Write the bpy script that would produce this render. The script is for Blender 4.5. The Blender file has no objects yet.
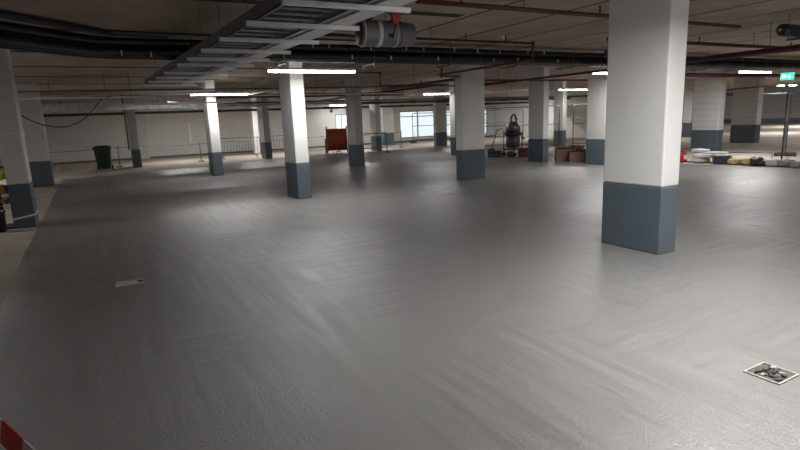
import bpy, bmesh, math, random
from mathutils import Vector, Matrix
random.seed(7)
S = bpy.context.scene
C = S.collection
PI = math.pi
# ------------------------------------------------------------------ helpers
class MB:
    def __init__(s):
        s.b = bmesh.new(); s.smooth = []
    def box(s, x0, x1, y0, y1, z0, z1, bev=0.0, rz=0.0, c=None):
        m = Matrix.Translation(((x0+x1)/2, (y0+y1)/2, (z0+z1)/2)) @ Matrix.Diagonal((abs(x1-x0), abs(y1-y0), abs(z1-z0), 1))
        if rz:
            cc = Vector(c) if c else Vector(((x0+x1)/2, (y0+y1)/2, 0))
            m = Matrix.Translation(cc) @ Matrix.Rotation(rz, 4, 'Z') @ Matrix.Translation(-cc) @ m
        r = bmesh.ops.create_cube(s.b, size=1, matrix=m)
        if bev:
            es = list({e for v in r['verts'] for e in v.link_edges})
            bmesh.ops.bevel(s.b, geom=es, offset=bev, segments=2, affect='EDGES', profile=.5)
        return s
    def tube(s, pts, r, n=10, caps=True):
        pts = [Vector(p) for p in pts]
        rings = []
        up = Vector((0, 0, 1))
        for i, p in enumerate(pts):
            if i == 0: d = pts[1]-pts[0]
            elif i == len(pts)-1: d = pts[-1]-pts[-2]
            else: d = (pts[i+1]-p).normalized() + (p-pts[i-1]).normalized()
            d.normalize()
            a = d.cross(up if abs(d.z) < .95 else Vector((1, 0, 0))).normalized(); b2 = d.cross(a).normalized()
            k = 1.0
            if 0 < i < len(pts)-1:
                cs = max(.5, (pts[i+1]-p).normalized().dot(d)); k = 1.0
            rr = r[i] if isinstance(r, (list, tuple)) else r
            rings.append([s.b.verts.new(p + (a*math.cos(2*PI*j/n)+b2*math.sin(2*PI*j/n))*rr*k) for j in range(n)])
        # keep ring alignment along bends
        for A, B in zip(rings, rings[1:]):
            off = min(range(n), key=lambda o: (A[0].co-B[o].co).length)
            B[:] = B[off:]+B[:off]
            if (A[1].co-B[1].co).length > (A[1].co-B[-1].co).length: B[:] = [B[0]]+B[:0:-1]
            for j in range(n):
                f = s.b.faces.new((A[j], A[(j+1) % n], B[(j+1) % n], B[j])); f.smooth = True
        if caps:
            s.b.faces.new(rings[0]); s.b.faces.new(rings[-1])
        return s
    def lathe(s, prof, c=(0, 0, 0), n=24, axis='Z'):
        rings = []
        for (r, h) in prof:
            ring = []
            for j in range(n):
                a = 2*PI*j/n; x, y = r*math.cos(a), r*math.sin(a)
                v = {'Z': (x, y, h), 'X': (h, x, y), 'Y': (x, h, y)}[axis]
                ring.append(s.b.verts.new(Vector(v)+Vector(c)))
            rings.append(ring)
        for A, B in zip(rings, rings[1:]):
            for j in range(n):
                f = s.b.faces.new((A[j], A[(j+1) % n], B[(j+1) % n], B[j])); f.smooth = True
        s.b.faces.new(rings[0]); s.b.faces.new(rings[-1])
        return s
    def poly(s, pts, z0, z1):
        a = [s.b.verts.new((x, y, z0)) for x, y in pts]; b = [s.b.verts.new((x, y, z1)) for x, y in pts]
        n = len(pts)
        s.b.faces.new(a); s.b.faces.new(b)
        for j in range(n): s.b.faces.new((a[j], a[(j+1) % n], b[(j+1) % n], b[j]))
        return s
    def blob(s, c, sx, sy, sz, k=.12, rz=0, sub=3, flat=True):
        m = Matrix.Translation(c) @ Matrix.Rotation(rz, 4, 'Z') @ Matrix.Diagonal((sx, sy, sz, 1))
        r = bmesh.ops.create_icosphere(s.b, subdivisions=sub, radius=1)
        ph = random.random()*10
        for v in r['verts']:
            p = v.co.copy()
            # superellipsoid: a stuffed sack
            q = Vector([math.copysign(abs(t)**.6, t) for t in p])
            q *= 1+k*math.sin(5*p.x+ph)*math.cos(4*p.y+ph*2)*math.sin(3*p.z+ph)
            v.co = m @ q
        for f in {f for v in r['verts'] for f in v.link_faces}: f.smooth = True
        return s
    def obj(s, name, mat, parent=None):
        bmesh.ops.recalc_face_normals(s.b, faces=s.b.faces[:])
        me = bpy.data.meshes.new(name); s.b.to_mesh(me); s.b.free()
        me.materials.append(mat)
        o = bpy.data.objects.new(name, me); C.objects.link(o)
        if parent: o.parent = parent
        return o

def tag(o, label, cat=None, group=None, kind=None):
    if label: o['label'] = label
    if cat: o['category'] = cat
    if group: o['group'] = group
    if kind: o['kind'] = kind
    return o
def thing(name, label, cat, loc=(0, 0, 0), rz=0, group=None):
    o = bpy.data.objects.new(name, None); C.objects.link(o); o.location = loc; o.rotation_euler = (0, 0, rz); o.empty_display_size = .1
    return tag(o, label, cat, group)
def dup(root, loc, rz=None, label=None):
    r = root.copy(); C.objects.link(r); r.location = loc
    if rz is not None: r.rotation_euler = (0, 0, rz)
    if label: r['label'] = label
    for ch in list(root.children):
        c = ch.copy(); C.objects.link(c); c.parent = r
        for g in list(ch.children):
            d = g.copy(); C.objects.link(d); d.parent = c
    return r
def struct(o, label=None):
    o['kind'] = 'structure'
    if label: o['label'] = label
    return o

# ------------------------------------------------------------------ materials
def mat(name, col, rough=.6, metal=0, var=.0, scale=6, bump=0, bscale=40, spec=.5, emit=None, es=0, stretch=(1, 1, 1), rvar=0, alpha=None, trans=0):
    m = bpy.data.materials.new(name); m.use_nodes = True
    N = m.node_tree.nodes; Lk = m.node_tree.links; b = N['Principled BSDF']
    b.inputs['Base Color'].default_value = (*col, 1); b.inputs['Roughness'].default_value = rough; b.inputs['Metallic'].default_value = metal
    b.inputs['Specular IOR Level'].default_value = spec
    tc = N.new('ShaderNodeTexCoord'); mp = N.new('ShaderNodeMapping'); mp.inputs['Scale'].default_value = stretch
    Lk.new(tc.outputs['Object'], mp.inputs['Vector'])
    n = N.new('ShaderNodeTexNoise'); n.inputs['Scale'].default_value = scale; n.inputs['Detail'].default_value = 6; Lk.new(mp.outputs[0], n.inputs['Vector'])
    r = N.new('ShaderNodeMapRange'); r.inputs['From Min'].default_value = .3; r.inputs['From Max'].default_value = .7
    r.inputs['To Min'].default_value = 1-var; r.inputs['To Max'].default_value = 1+var; Lk.new(n.outputs['Fac'], r.inputs['Value'])
    mx = N.new('ShaderNodeVectorMath'); mx.operation = 'SCALE'; mx.inputs[0].default_value = col; Lk.new(r.outputs[0], mx.inputs['Scale'])
    Lk.new(mx.outputs[0], b.inputs['Base Color'])
    if rvar:
        r2 = N.new('ShaderNodeMapRange'); r2.inputs['From Min'].default_value = .3; r2.inputs['From Max'].default_value = .7
        r2.inputs['To Min'].default_value = rough-rvar; r2.inputs['To Max'].default_value = rough+rvar; Lk.new(n.outputs['Fac'], r2.inputs['Value'])
        Lk.new(r2.outputs[0], b.inputs['Roughness'])
    if bump:
        n2 = N.new('ShaderNodeTexNoise'); n2.inputs['Scale'].default_value = bscale; n2.inputs['Detail'].default_value = 4; Lk.new(mp.outputs[0], n2.inputs['Vector'])
        bp = N.new('ShaderNodeBump'); bp.inputs['Strength'].default_value = bump; bp.inputs['Distance'].default_value = .01
        Lk.new(n2.outputs['Fac'], bp.inputs['Height']); Lk.new(bp.outputs[0], b.inputs['Normal'])
    if emit:
        b.inputs['Emission Color'].default_value = (*emit, 1); b.inputs['Emission Strength'].default_value = es
    if trans: b.inputs['Transmission Weight'].default_value = trans
    return m

M = {}
M['white'] = mat('white_paint', (.60, .60, .585), .55, var=.03, scale=3, bump=.08, bscale=60)
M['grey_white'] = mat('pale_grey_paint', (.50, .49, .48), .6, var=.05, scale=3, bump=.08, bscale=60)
M['band'] = mat('blue_grey_paint', (.075, .098, .118), .42, var=.06, scale=4, bump=.05, bscale=50)
M['galv'] = mat('galvanised_steel', (.50, .51, .51), .38, metal=.85, var=.12, scale=9, rvar=.08)
M['galv_pale'] = mat('pale_galvanised_steel', (.80, .81, .81), .45, metal=.1, var=.06, scale=9)
M['galv_dark'] = mat('dull_galvanised_steel', (.12, .12, .12), .5, metal=.6, var=.12, scale=9)
M['black_lag'] = mat('black_pipe_lagging', (.012, .013, .018), .38, var=.2, scale=8, bump=.2, bscale=18)
M['black'] = mat('black_plastic', (.015, .015, .016), .45, var=.1)
M['cable'] = mat('black_cable', (.02, .02, .022), .5, var=.1)
M['bluecable'] = mat('dark_blue_cable', (.02, .03, .07), .5)
M['red_brown'] = mat('red_brown_pipe_paint', (.10, .030, .022), .5, var=.1, scale=10)
M['rust_brown'] = mat('brown_oxide_pipe_paint', (.085, .035, .028), .5, var=.1, scale=10)
M['red'] = mat('red_paint', (.42, .02, .02), .4, var=.05)
M['silver'] = mat('fan_casing_steel', (.24, .245, .25), .5, metal=.35, var=.05)
M['duct'] = mat('bright_duct_steel', (.55, .56, .57), .3, metal=.8, var=.25, scale=3)
M['fan_dark'] = mat('fan_dark_grey', (.07, .07, .075), .5, var=.05)
M['lampbody'] = mat('white_lamp_housing', (.7, .7, .7), .4)
M['brass'] = mat('bright_clip_steel', (.75, .72, .62), .35, metal=.6)
M['bin'] = mat('dark_green_plastic', (.013, .035, .018), .5, var=.1)
M['orange_cable'] = mat('orange_cable', (.42, .075, .025), .5, var=.25, scale=30, stretch=(6, .3, .3))
M['wood'] = mat('worn_wood', (.30, .20, .13), .75, var=.25, scale=12)
M['card'] = mat('brown_cardboard', (.16, .09, .06), .85, var=.15, scale=6)
M['sack'] = mat('white_sack', (.52, .50, .49), .75, var=.12, scale=6, bump=.3, bscale=14)
M['sack_grey'] = mat('grey_sack', (.28, .255, .235), .8, var=.2, scale=6, bump=.3, bscale=14)
M['yellow'] = mat('yellow_sack', (.46, .38, .17), .8, var=.2, scale=9, bump=.3, bscale=14)
M['blue'] = mat('dark_blue_plastic', (.02, .04, .085), .5, var=.1)
M['darkblue'] = mat('navy_print', (.03, .03, .07), .5, var=.4, scale=14)
M['darkred'] = mat('dark_red_plastic', (.12, .012, .016), .45, var=.2)
M['steel'] = mat('stainless_steel', (.22, .22, .22), .35, metal=.7, var=.06)
M['hivis'] = mat('yellow_green_fabric', (.50, .58, .06), .8, var=.1)
M['orange'] = mat('orange_fabric', (.40, .16, .03), .8, var=.2)
M['tape_w'] = mat('white_tape', (.85, .72, .72), .5, var=.05)
M['tape_r'] = mat('red_tape', (.75, .01, .025), .45, var=.05)
M['rubble'] = mat('drain_rubble', (.09, .08, .07), .8, var=.8, scale=26, bump=1, bscale=30)
M['smear'] = mat('thin_mortar_smear', (.27, .265, .255), .8, var=.3, scale=40)
M['frame_pale'] = mat('pale_mortar', (.38, .37, .35), .8, var=.15, scale=30, bump=.4, bscale=60)
M['foot'] = mat('dark_rubber_block', (.05, .045, .045), .85, var=.2)
M['sheet'] = mat('white_sheeting', (.66, .70, .73), .7, var=.06, scale=3)
M['doorblue'] = mat('blue_grey_door', (.22, .32, .42), .5, var=.05)

def led(name, col, st):
    m = bpy.data.materials.new(name); m.use_nodes = True; b = m.node_tree.nodes['Principled BSDF']
    b.inputs['Base Color'].default_value = (.8, .8, .8, 1); b.inputs['Emission Color'].default_value = (*col, 1); b.inputs['Emission Strength'].default_value = st
    return m
M['led'] = led('lit_led_diffuser', (1, .975, .93), 15)
M['exit_green'] = led('lit_green_sign', (.02, .75, .38), 1.2); M['exit_green'].node_tree.nodes['Principled BSDF'].inputs['Base Color'].default_value = (.0, .3, .15, 1)
M['exit_white'] = led('lit_white_symbol', (.6, 1, .85), 1.6)

# --- floor coating: wet-looking grey resin with roller texture
def floor_mat():
    m = bpy.data.materials.new('grey_resin_floor_coating'); m.use_nodes = True
    N = m.node_tree.nodes; L = m.node_tree.links; b = N['Principled BSDF']
    tc = N.new('ShaderNodeTexCoord')
    def noise(scale, st, detail=4, dist=0):
        mp = N.new('ShaderNodeMapping'); mp.inputs['Scale'].default_value = st; L.new(tc.outputs['Object'], mp.inputs['Vector'])
        n = N.new('ShaderNodeTexNoise'); n.inputs['Scale'].default_value = scale; n.inputs['Detail'].default_value = detail; n.inputs['Distortion'].default_value = dist
        L.new(mp.outputs[0], n.inputs['Vector']); return n.outputs['Fac']
    def mr(x, a, c, d, e):
        r = N.new('ShaderNodeMapRange'); r.inputs['From Min'].default_value = a; r.inputs['From Max'].default_value = c
        r.inputs['To Min'].default_value = d; r.inputs['To Max'].default_value = e; L.new(x, r.inputs['Value']); return r.outputs[0]
    def ma(op, x, y):
        q = N.new('ShaderNodeMath'); q.operation = op
        for i, v in enumerate((x, y)):
            if isinstance(v, (int, float)): q.inputs[i].default_value = v
            else: L.new(v, q.inputs[i])
        return q.outputs[0]
    big = noise(.35, (1, 1, 1), 3)
    strx = noise(1.0, (.8, 11, 1), 5, .3)      # roller passes along X
    stry = noise(1.0, (11, .8, 1), 5, .3)      # roller passes along Y
    patch = noise(.5, (1, 1.3, 1), 2)
    msk = mr(patch, .42, .58, 0, 1)
    streak = ma('ADD', ma('MULTIPLY', strx, msk), ma('MULTIPLY', stry, ma('SUBTRACT', 1, msk)))
    grain = noise(120, (1, 1, 1), 3)
    mid = noise(7, (1, 1, 1), 3)
    mark = ma('MULTIPLY', mr(strx, .56, .66, 0, 1), mr(noise(.55, (1, 1, 1), 2), .52, .6, 0, 1))
    val = ma('MULTIPLY', mr(big, .3, .7, .93, 1.07), ma('SUBTRACT', mr(streak, .3, .7, .96, 1.04), ma('MULTIPLY', mark, .14)))
    vm = N.new('ShaderNodeVectorMath'); vm.operation = 'SCALE'; vm.inputs[0].default_value = FLOORCOL; L.new(val, vm.inputs['Scale'])
    L.new(vm.outputs[0], b.inputs['Base Color'])
    L.new(ma('ADD', mr(streak, .36, .64, .30, .46), mr(big, .3, .7, -.05, .08)), b.inputs['Roughness'])
    h = ma('ADD', ma('MULTIPLY', streak, .85), ma('ADD', ma('MULTIPLY', grain, .75), ma('MULTIPLY', mid, .25)))
    bp = N.new('ShaderNodeBump'); bp.inputs['Strength'].default_value = .40; bp.inputs['Distance'].default_value = .012
    L.new(h, bp.inputs['Height']); L.new(bp.outputs[0], b.inputs['Normal'])
    b.inputs['Specular IOR Level'].default_value = .9
    return m
FLOORCOL = (.175, .172, .168)
M['coating'] = floor_mat()

def lines_mat(name, col, linecol, sx, sy, w, rough=.8, var=.1, nscale=1.5, z=False, xsplit=None, offx=0, offy=0, wy=None):
    wy = wy or w
    """surface with straight seams; xsplit: seams run along X left of it and along Y right of it"""
    m = bpy.data.materials.new(name); m.use_nodes = True
    N = m.node_tree.nodes; L = m.node_tree.links; b = N['Principled BSDF']; b.inputs['Roughness'].default_value = rough
    tc = N.new('ShaderNodeTexCoord'); sp = N.new('ShaderNodeSeparateXYZ'); L.new(tc.outputs['Object'], sp.inputs[0])
    def math_(op, *a):
        q = N.new('ShaderNodeMath'); q.operation = op
        for i, v in enumerate(a):
            if isinstance(v, (int, float)): q.inputs[i].default_value = v
            else: L.new(v, q.inputs[i])
        return q.outputs[0]
    def seam(v, period, off, w=w):
        if not period: return None
        f = math_('FRACT', math_('DIVIDE', math_('SUBTRACT', v, off), period))
        return math_('LESS_THAN', math_('MULTIPLY', f, period), w)
    a = seam(sp.outputs['Z' if z else 'Y'], sy, offy, wy); c = seam(sp.outputs['X'], sx, offx)
    if xsplit is not None:
        k = math_('GREATER_THAN', sp.outputs['X'], xsplit)
        s = math_('ADD', math_('MULTIPLY', a, math_('SUBTRACT', 1, k)), math_('MULTIPLY', c, k))
    elif a and c: s = math_('MAXIMUM', a, c)
    else: s = a or c
    n = N.new('ShaderNodeTexNoise'); n.inputs['Scale'].default_value = nscale; n.inputs['Detail'].default_value = 7; L.new(tc.outputs['Object'], n.inputs['Vector'])
    r = N.new('ShaderNodeMapRange'); r.inputs['From Min'].default_value = .3; r.inputs['From Max'].default_value = .7
    r.inputs['To Min'].default_value = 1-var; r.inputs['To Max'].default_value = 1+var; L.new(n.outputs['Fac'], r.inputs['Value'])
    v = N.new('ShaderNodeVectorMath'); v.operation = 'SCALE'; v.inputs[0].default_value = col; L.new(r.outputs[0], v.inputs['Scale'])
    mx = N.new('ShaderNodeMix'); mx.data_type = 'RGBA'; L.new(s, mx.inputs['Factor']); L.new(v.outputs[0], mx.inputs['A']); mx.inputs['B'].default_value = (*linecol, 1)
    L.new(mx.outputs['Result'], b.inputs['Base Color'])
    return m
CEIL = (.42, .335, .275)
M['ceiling'] = lines_mat('board_marked_concrete', CEIL, (.022, .016, .013), 1.25, 2.75, .06, var=.16, xsplit=5.2, offx=.3, offy=1.55, wy=.24)
M['slab'] = lines_mat('dusty_concrete', (.34, .30, .25), (.12, .10, .085), 6, 3.1, .03, var=.18, nscale=1.2)
M['blockwall'] = lines_mat('painted_blockwork', (.57, .56, .54), (.47, .46, .45), 0, .225, .012, rough=.6, var=.05, z=True)
M['blockpier'] = lines_mat('pale_painted_blockwork', (.54, .53, .53), (.36, .35, .35), 0, .225, .014, rough=.6, var=.05, z=True)
M['greywall'] = lines_mat('grey_blockwork', (.5, .495, .49), (.25, .25, .25), 0, .45, .02, var=.06, z=True)

# ------------------------------------------------------------------ setting
ZC = 3.2
struct(MB().box(-6, 57, -9, 41, -.3, 0).obj('floor', M['slab']), 'dusty bare concrete slab around the coated area')
cp = [(-.98, -8.9), (-1.0, 5), (-1.06, 12), (-1.1, 23.2), (1.9, 23.8), (5, 24.3), (7.5, 25.9), (13, 27.2), (17.0, 25.2), (17.2, 17.2), (15.3, 15.7), (15.6, 11), (15.75, 7), (15.9, -8.9)]
struct(MB().poly(cp, 0.0, .004).obj('floor_coating', M['coating']), 'fresh grey resin floor coating with roller marks')
struct(MB().box(-6, 57, -9, 41, ZC, ZC+.3).obj('ceiling', M['ceiling']), 'brown board-marked concrete ceiling slab')
YB = 34.5
# back wall with window openings (x ranges) and a door
wb = MB()
holes = [(14.45, 15.45, 0, 2.15), (19.45, 22.5, .28, 2.2), (23.3, 24.6, .2, 2.2), (25.0, 27.4, .2, 2.2)]
x = -6
for (a, b2, z0, z1) in holes:
    wb.box(x, a, YB, YB+.3, 0, ZC)
    if z0 > 0: wb.box(a, b2, YB, YB+.3, 0, z0)
    wb.box(a, b2, YB, YB+.3, z1, ZC)
    x = b2
wb.box(x, 28.3, YB, YB+.3, 0, ZC)
struct(wb.obj('wall_back', M['blockwall']), 'white painted blockwork wall at the far side')
for i, (a, b2, z0, z1) in enumerate(holes[1:]):
    fr = MB(); 
    for (p, q) in ((a, a+.06), (b2-.06, b2)) + (((a+b2)/2-.04, (a+b2)/2+.04),): fr.box(p, q, YB+.05, YB+.12, z0, z1)
    fr.box(a, b2, YB+.05, YB+.12, z1-.06, z1); fr.box(a, b2, YB+.05, YB+.12, z0, z0+.06)
    fr.box(a, b2, YB+.05, YB+.12, z1-.42, z1-.37)
    w = struct(fr.obj('window_%d' % (i+1), M['galv_dark']))
def frosted():
    m = bpy.data.materials.new('frosted_white_glazing'); m.use_nodes = True; N = m.node_tree.nodes; L = m.node_tree.links
    N.remove(N['Principled BSDF']); o = N['Material Output']
    t = N.new('ShaderNodeBsdfTranslucent'); t.inputs[0].default_value = (.92, .96, 1, 1); d = N.new('ShaderNodeBsdfDiffuse'); d.inputs[0].default_value = (.8, .85, .88, 1)
    x = N.new('ShaderNodeMixShader'); x.inputs[0].default_value = .35; L.new(t.outputs[0], x.inputs[1]); L.new(d.outputs[0], x.inputs[2]); L.new(x.outputs[0], o.inputs[0])
    return m
M['frost'] = frosted()
for i, (a, b2, z0, z1) in enumerate(holes[1:]):
    MB().box(a, b2, YB+.08, YB+.09, z0, z1).obj('pane', M['frost'], bpy.data.objects['window_%d' % (i+1)])
dr = MB()
dr.box(14.45, 14.53, YB+.02, YB+.12, 0, 2.15).box(15.37, 15.45, YB+.02, YB+.12, 0, 2.15).box(14.45, 15.45, YB+.02, YB+.12, 2.07, 2.15)
d1 = struct(dr.obj('door_1', M['doorblue']))
MB().box(14.53, 15.37, YB+.06, YB+.075, 0, 2.07).obj('pane', M['frost'], d1)
MB().box(14.9, 14.96, YB+.02, YB+.06, 0, 2.07).box(14.53, 15.37, YB+.02, YB+.06, .95, 1.02).obj('door_rail', M['doorblue'], d1)
struct(MB().box(28, 28.3, 21.5, YB, 0, ZC).obj('wall_partition', M['blockwall']), 'white painted blockwork partition wall')
struct(MB().box(28.3, 57, 40, 40.3, 0, ZC).obj('wall_north', M['greywall']))
struct(MB().box(56, 56.3, -9, 40, 0, ZC).obj('wall_right', M['greywall']))
struct(MB().box(-6.3, -6, -9, YB, 0, ZC).obj('wall_left', M['blockwall']))
struct(MB().box(-6, 56, -9.3, -9, 0, ZC).obj('wall_front', M['blockwall']))
struct(MB().box(55.9, 56, -9, 40, .0, .35).obj('baseboard_right', M['band']))
struct(MB().box(-6, 14.4, YB-.02, YB, 0, .1).obj('baseboard_back', M['galv_dark']))
struct(MB().box(15.5, 28, YB-.02, YB, 0, .1).obj('baseboard_back.001', M['galv_dark']))

# ------------------------------------------------------------------ pillars
BH = .80
def pillar(x0, x1, y0, y1, label, block=False, wm='white', band=True, bh=BH, group='painted pillars'):
    t = thing('pillar', label, 'pillar', ((x0+x1)/2, (y0+y1)/2, 0), 0, group)
    hx, hy = (x1-x0)/2, (y1-y0)/2
    MB().box(-hx, hx, -hy, hy, bh if band else 0, ZC, bev=.018).obj('shaft', M['blockpier'] if block else M[wm], t)
    if band:
        e = .003
        MB().box(-hx-e, hx+e, -hy-e, hy+e, 0, bh, bev=.018).obj('painted_base', M['band'], t)
    return t
pillar(5.60, 5.91, 3.90, 4.73, 'large white pillar with blue-grey base, nearest the camera')
pillar(3.87, 4.18, 11.6, 12.4, 'white pillar with blue-grey base beneath the nearest lit batten light')
pillar(8.47, 9.2, 11.70, 12.02, 'broad white pillar right of the grey jet fan, wide face forward')
pillar(-1.42, -1.08, 11.85, 12.4, 'white pillar at the left edge beside the black bucket, tape round its base')
pillar(-1.9, -1.25, 20.7, 21.2, 'white pillar partly hidden behind the one at the left edge')
pillar(3.5, 3.82, 19.25, 20.0, 'slender white pillar under the far end of the cable ladder')
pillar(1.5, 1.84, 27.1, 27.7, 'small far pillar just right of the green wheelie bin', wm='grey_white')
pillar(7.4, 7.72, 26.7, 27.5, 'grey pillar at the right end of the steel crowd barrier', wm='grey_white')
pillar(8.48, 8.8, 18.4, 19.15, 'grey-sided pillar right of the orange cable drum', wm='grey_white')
pillar(13.5, 13.8, 26.6, 27.3, 'far pillar with low base directly beside the small steel frame')
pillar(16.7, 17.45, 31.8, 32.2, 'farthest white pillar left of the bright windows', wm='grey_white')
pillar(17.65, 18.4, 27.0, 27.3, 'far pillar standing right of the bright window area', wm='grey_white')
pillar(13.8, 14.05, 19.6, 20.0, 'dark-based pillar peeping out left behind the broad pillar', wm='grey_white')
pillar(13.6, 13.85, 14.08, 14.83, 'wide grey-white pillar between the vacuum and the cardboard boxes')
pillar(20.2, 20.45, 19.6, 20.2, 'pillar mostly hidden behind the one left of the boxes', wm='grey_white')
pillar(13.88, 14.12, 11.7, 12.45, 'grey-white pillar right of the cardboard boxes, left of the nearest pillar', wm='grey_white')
pillar(20.4, 20.75, 12.05, 13.08, 'wide blockwork pillar behind the white sacks', block=True)
pillar(25.7, 26.1, 13.5, 14.6, 'wide blockwork pillar left of the green exit sign', block=True)
pillar(29.9, 30.3, 19.2, 19.75, 'far blockwork pillar just right of the nearest pillar', block=True)
pillar(8.0, 8.3, 31, 31.4, 'unbanded white wall pier behind the crowd barrier', band=False)
pillar(2.2, 2.8, 34.2, 34.5, 'flat white pier on the back wall behind the wheelie bin', band=False, wm='grey_white')

# ------------------------------------------------------------------ batten lights
LZ = 2.70
def batten(x0, y, label, L=1.85, power=46, first=[None]):
    if first[0] is None:
        t = thing('batten_light', label, 'ceiling light', (x0+L/2, y, LZ), 0, 'LED batten lights under the ceiling')
        MB().box(-L/2, L/2, -.04, .04, .0, .05, bev=.006).obj('housing', M['lampbody'], t)
        MB().tube([(-L/2+.02, 0, -.012), (L/2-.02, 0, -.012)], .032, 10).obj('diffuser', M['led'], t)
        for s in (-1, 1):
            MB().box(s*L/2-.012, s*L/2+.012, -.042, .042, -.045, .052, bev=.004).obj('end_cap', M['lampbody'], t)
            MB().tube([(s*L*.35, 0, .04), (s*L*.35, 0, ZC-LZ+.02)], .003, 5).obj('suspension_wire', M['galv'], t)
        first[0] = t
    else:
        t = dup(first[0], (x0+L/2, y, LZ), None, label)
    if 'tiny' in label: t.scale = (.45, .8, 1)
    if power:
        l = bpy.data.lights.new('batten_lamp', 'AREA'); l.shape = 'RECTANGLE'; l.size = L-.1; l.size_y = .06; l.energy = power; l.color = (1, .985, .965)
        lo = bpy.data.objects.new('batten_lamp', l); C.objects.link(lo); lo.location = (x0+L/2, y, LZ-.05)
    return t
PW = 85
lights = [
 (3.1, 10.6, 'brightest batten light, hanging in front of the second pillar', .55),
 (2.9, 18.6, 'batten light crossing the slender pillar below the cable ladder', .42),
 (12.7, 20.4, 'batten light just left of the broad pillar', .4),
 (11.85, 10.5, 'batten light half hidden behind the nearest pillar', .9),
 (17.4, 9.8, 'batten light above the wide blockwork pillar at the right', 1),
 (18.75, 18.5, 'batten light between the two grey-white pillars above the boxes', .35),
 (18.9, 29.2, 'small far batten light above the bright windows', .8),
 (12.4, 28.6, 'far batten light in front of the wall near the cable drum', .8),
 (25.0, 28.8, 'far batten light above the industrial vacuum', .8),
 (3.0, 29.2, 'far batten light behind the slender pillar', .6),
 (25.5, 19.4, 'far batten light above the steel fence posts', .8),
 (33.6, 17.0, 'tiny left one of the two far lights under the exit sign', .8),
 (34.5, 16.8, 'tiny right one of the two far lights under the exit sign', .8),
 (27.0, 9.8, 'batten light in the far right bay', .8),
 (3.3, 2.1, 'batten light overhead near the camera', 1.35),
 (8.2, -.3, 'batten light overhead right of the camera', 1.0),
 (12.0, 1.3, 'batten light overhead far right of the camera', 1),
 (13.6, 33.2, 'far batten light against the back wall above the cable drum', .35),
 (7.0, 29.2, 'added far fill batten above the steel crowd barrier', .8),  # extra lamp added to the back row to brighten the wall
 (4.0, -5.5, 'added fill batten behind the camera', .3),  # unseen fill lamp, added to lift the overall light
 (9.5, -5.5, 'added fill batten behind and right of the camera', 2),  # unseen fill lamp added for the foreground
 (-5.4, 24.2, 'added fill batten beyond the left edge, before the back wall', .6),  # out-of-view lamp added to brighten the wall behind the bin
 (-5.2, 13.0, 'added fill batten beyond the left edge, left of the nearest left pillar', .35),  # out-of-view lamp added to brighten the bare concrete at left


]
for i, (x, y, lb, k) in enumerate(lights):
    batten(x, y, lb, power=PW*k)
for (x, y, lb) in ((35, 30, 'added distant fill batten hidden behind the nearest pillar'), (44, 20, 'added distant fill batten beyond the right edge'), (44, 32, 'added distant fill batten by the far grey wall')):  # fill lamps added for the dark far bay, given batten fixtures
    batten(x, y, lb, power=PW*2.4)

# ------------------------------------------------------------------ black insulated pipe bundle
lay = [(9.93, 2.89, .078, 'lower front'), (10.11, 2.88, .075, 'lower rear'), (9.93, 3.05, .07, 'upper front'), (10.10, 3.045, .068, 'upper rear')]
for i, (y, z, r, nm) in enumerate(lay):
    t = thing('insulated_pipe', '%s thick black insulated pipe of the overhead bundle spanning the ceiling' % nm, 'pipe', (0, 0, 0), 0, 'black insulated pipes across the ceiling')
    k = y-9.93
    MB().tube([(-3.6-k, y-3.9+k, z), (-1.5-k*.8, y-1.75, z), (.0-k*.6, y-.3, z), (.22-k*.5, y-.12, z), (.5-k*.3, y, z), (3, y, z), (8, y, z), (14, y, z), (27, y, z)], r, 12).obj('lagging', M['black_lag'], t)
    for xx in [x_*.95+.35*(i % 3) for x_ in range(1, 22)]:
        if xx > 20: continue
        MB().lathe([(r+.002, -.02), (r+.006, -.02), (r+.006, .02), (r+.002, .02)], (xx, y, z), 12, 'X').obj('band', M['black'], t)
tg = thing('cable_tray', 'dull edge tray above the bend of the black pipe bundle at upper left', 'cable tray')
MB().poly([(-3.5, 5.75), (.5, 9.72), (1.3, 9.78), (1.3, 9.95), (.4, 9.9), (-3.6, 5.9)], 3.13, 3.17).poly([(-3.5, 5.75), (.5, 9.72), (.5, 9.74), (-3.5, 5.78)], 3.10, 3.17).obj('tray_base', M['galv_dark'], tg)
for p in ((-1.5, 7.85), (0, 9.35)): MB().tube([(*p, 3.15), (*p, ZC)], .008, 5).obj('hanger_rod', M['galv_dark'], tg)
h0 = thing('pipe_hanger', 'slim steel trapeze hanger under the black pipe bundle', 'pipe hanger', (1.4, 10.03, 2.745), 0, 'trapeze hangers under the black pipes')
MB().box(-.015, .015, -.27, .27, 0, .025).obj('channel', M['galv_dark'], h0)
for s in (-1, 1):
    MB().tube([(0, s*.25, 0), (0, s*.25, ZC-2.745)], .005, 6).obj('rod', M['galv_dark'], h0)
    MB().tube([(0, s*.25, -.05), (0, s*.25, .0)], .011, 6).obj('rod_end', M['brass'], h0)
for i in range(1, 10): dup(h0, (1.4+i*1.8, 10.03, 2.745))
# small bright clips and droppers hanging under/over the pipes
cl = []
for i in range(24):
    xx = .3+i*.42+random.uniform(-.15, .15); zz = random.choice((2.87, 3.06))+random.uniform(-.02, .02); yy = 9.838
    cl.append((xx, yy, zz))
c0 = tag(MB().box(-.012, .012, -.012, .012, -.03, .05, bev=.003).obj('pipe_clip', M['brass']), 'small bright metal clip fixed on the front of the black pipes', 'clip', 'bright clips on the black pipe bundle')
c0.location = cl[0]
for p in cl[1:]:
    c = c0.copy(); C.objects.link(c); c.location = p
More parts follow.
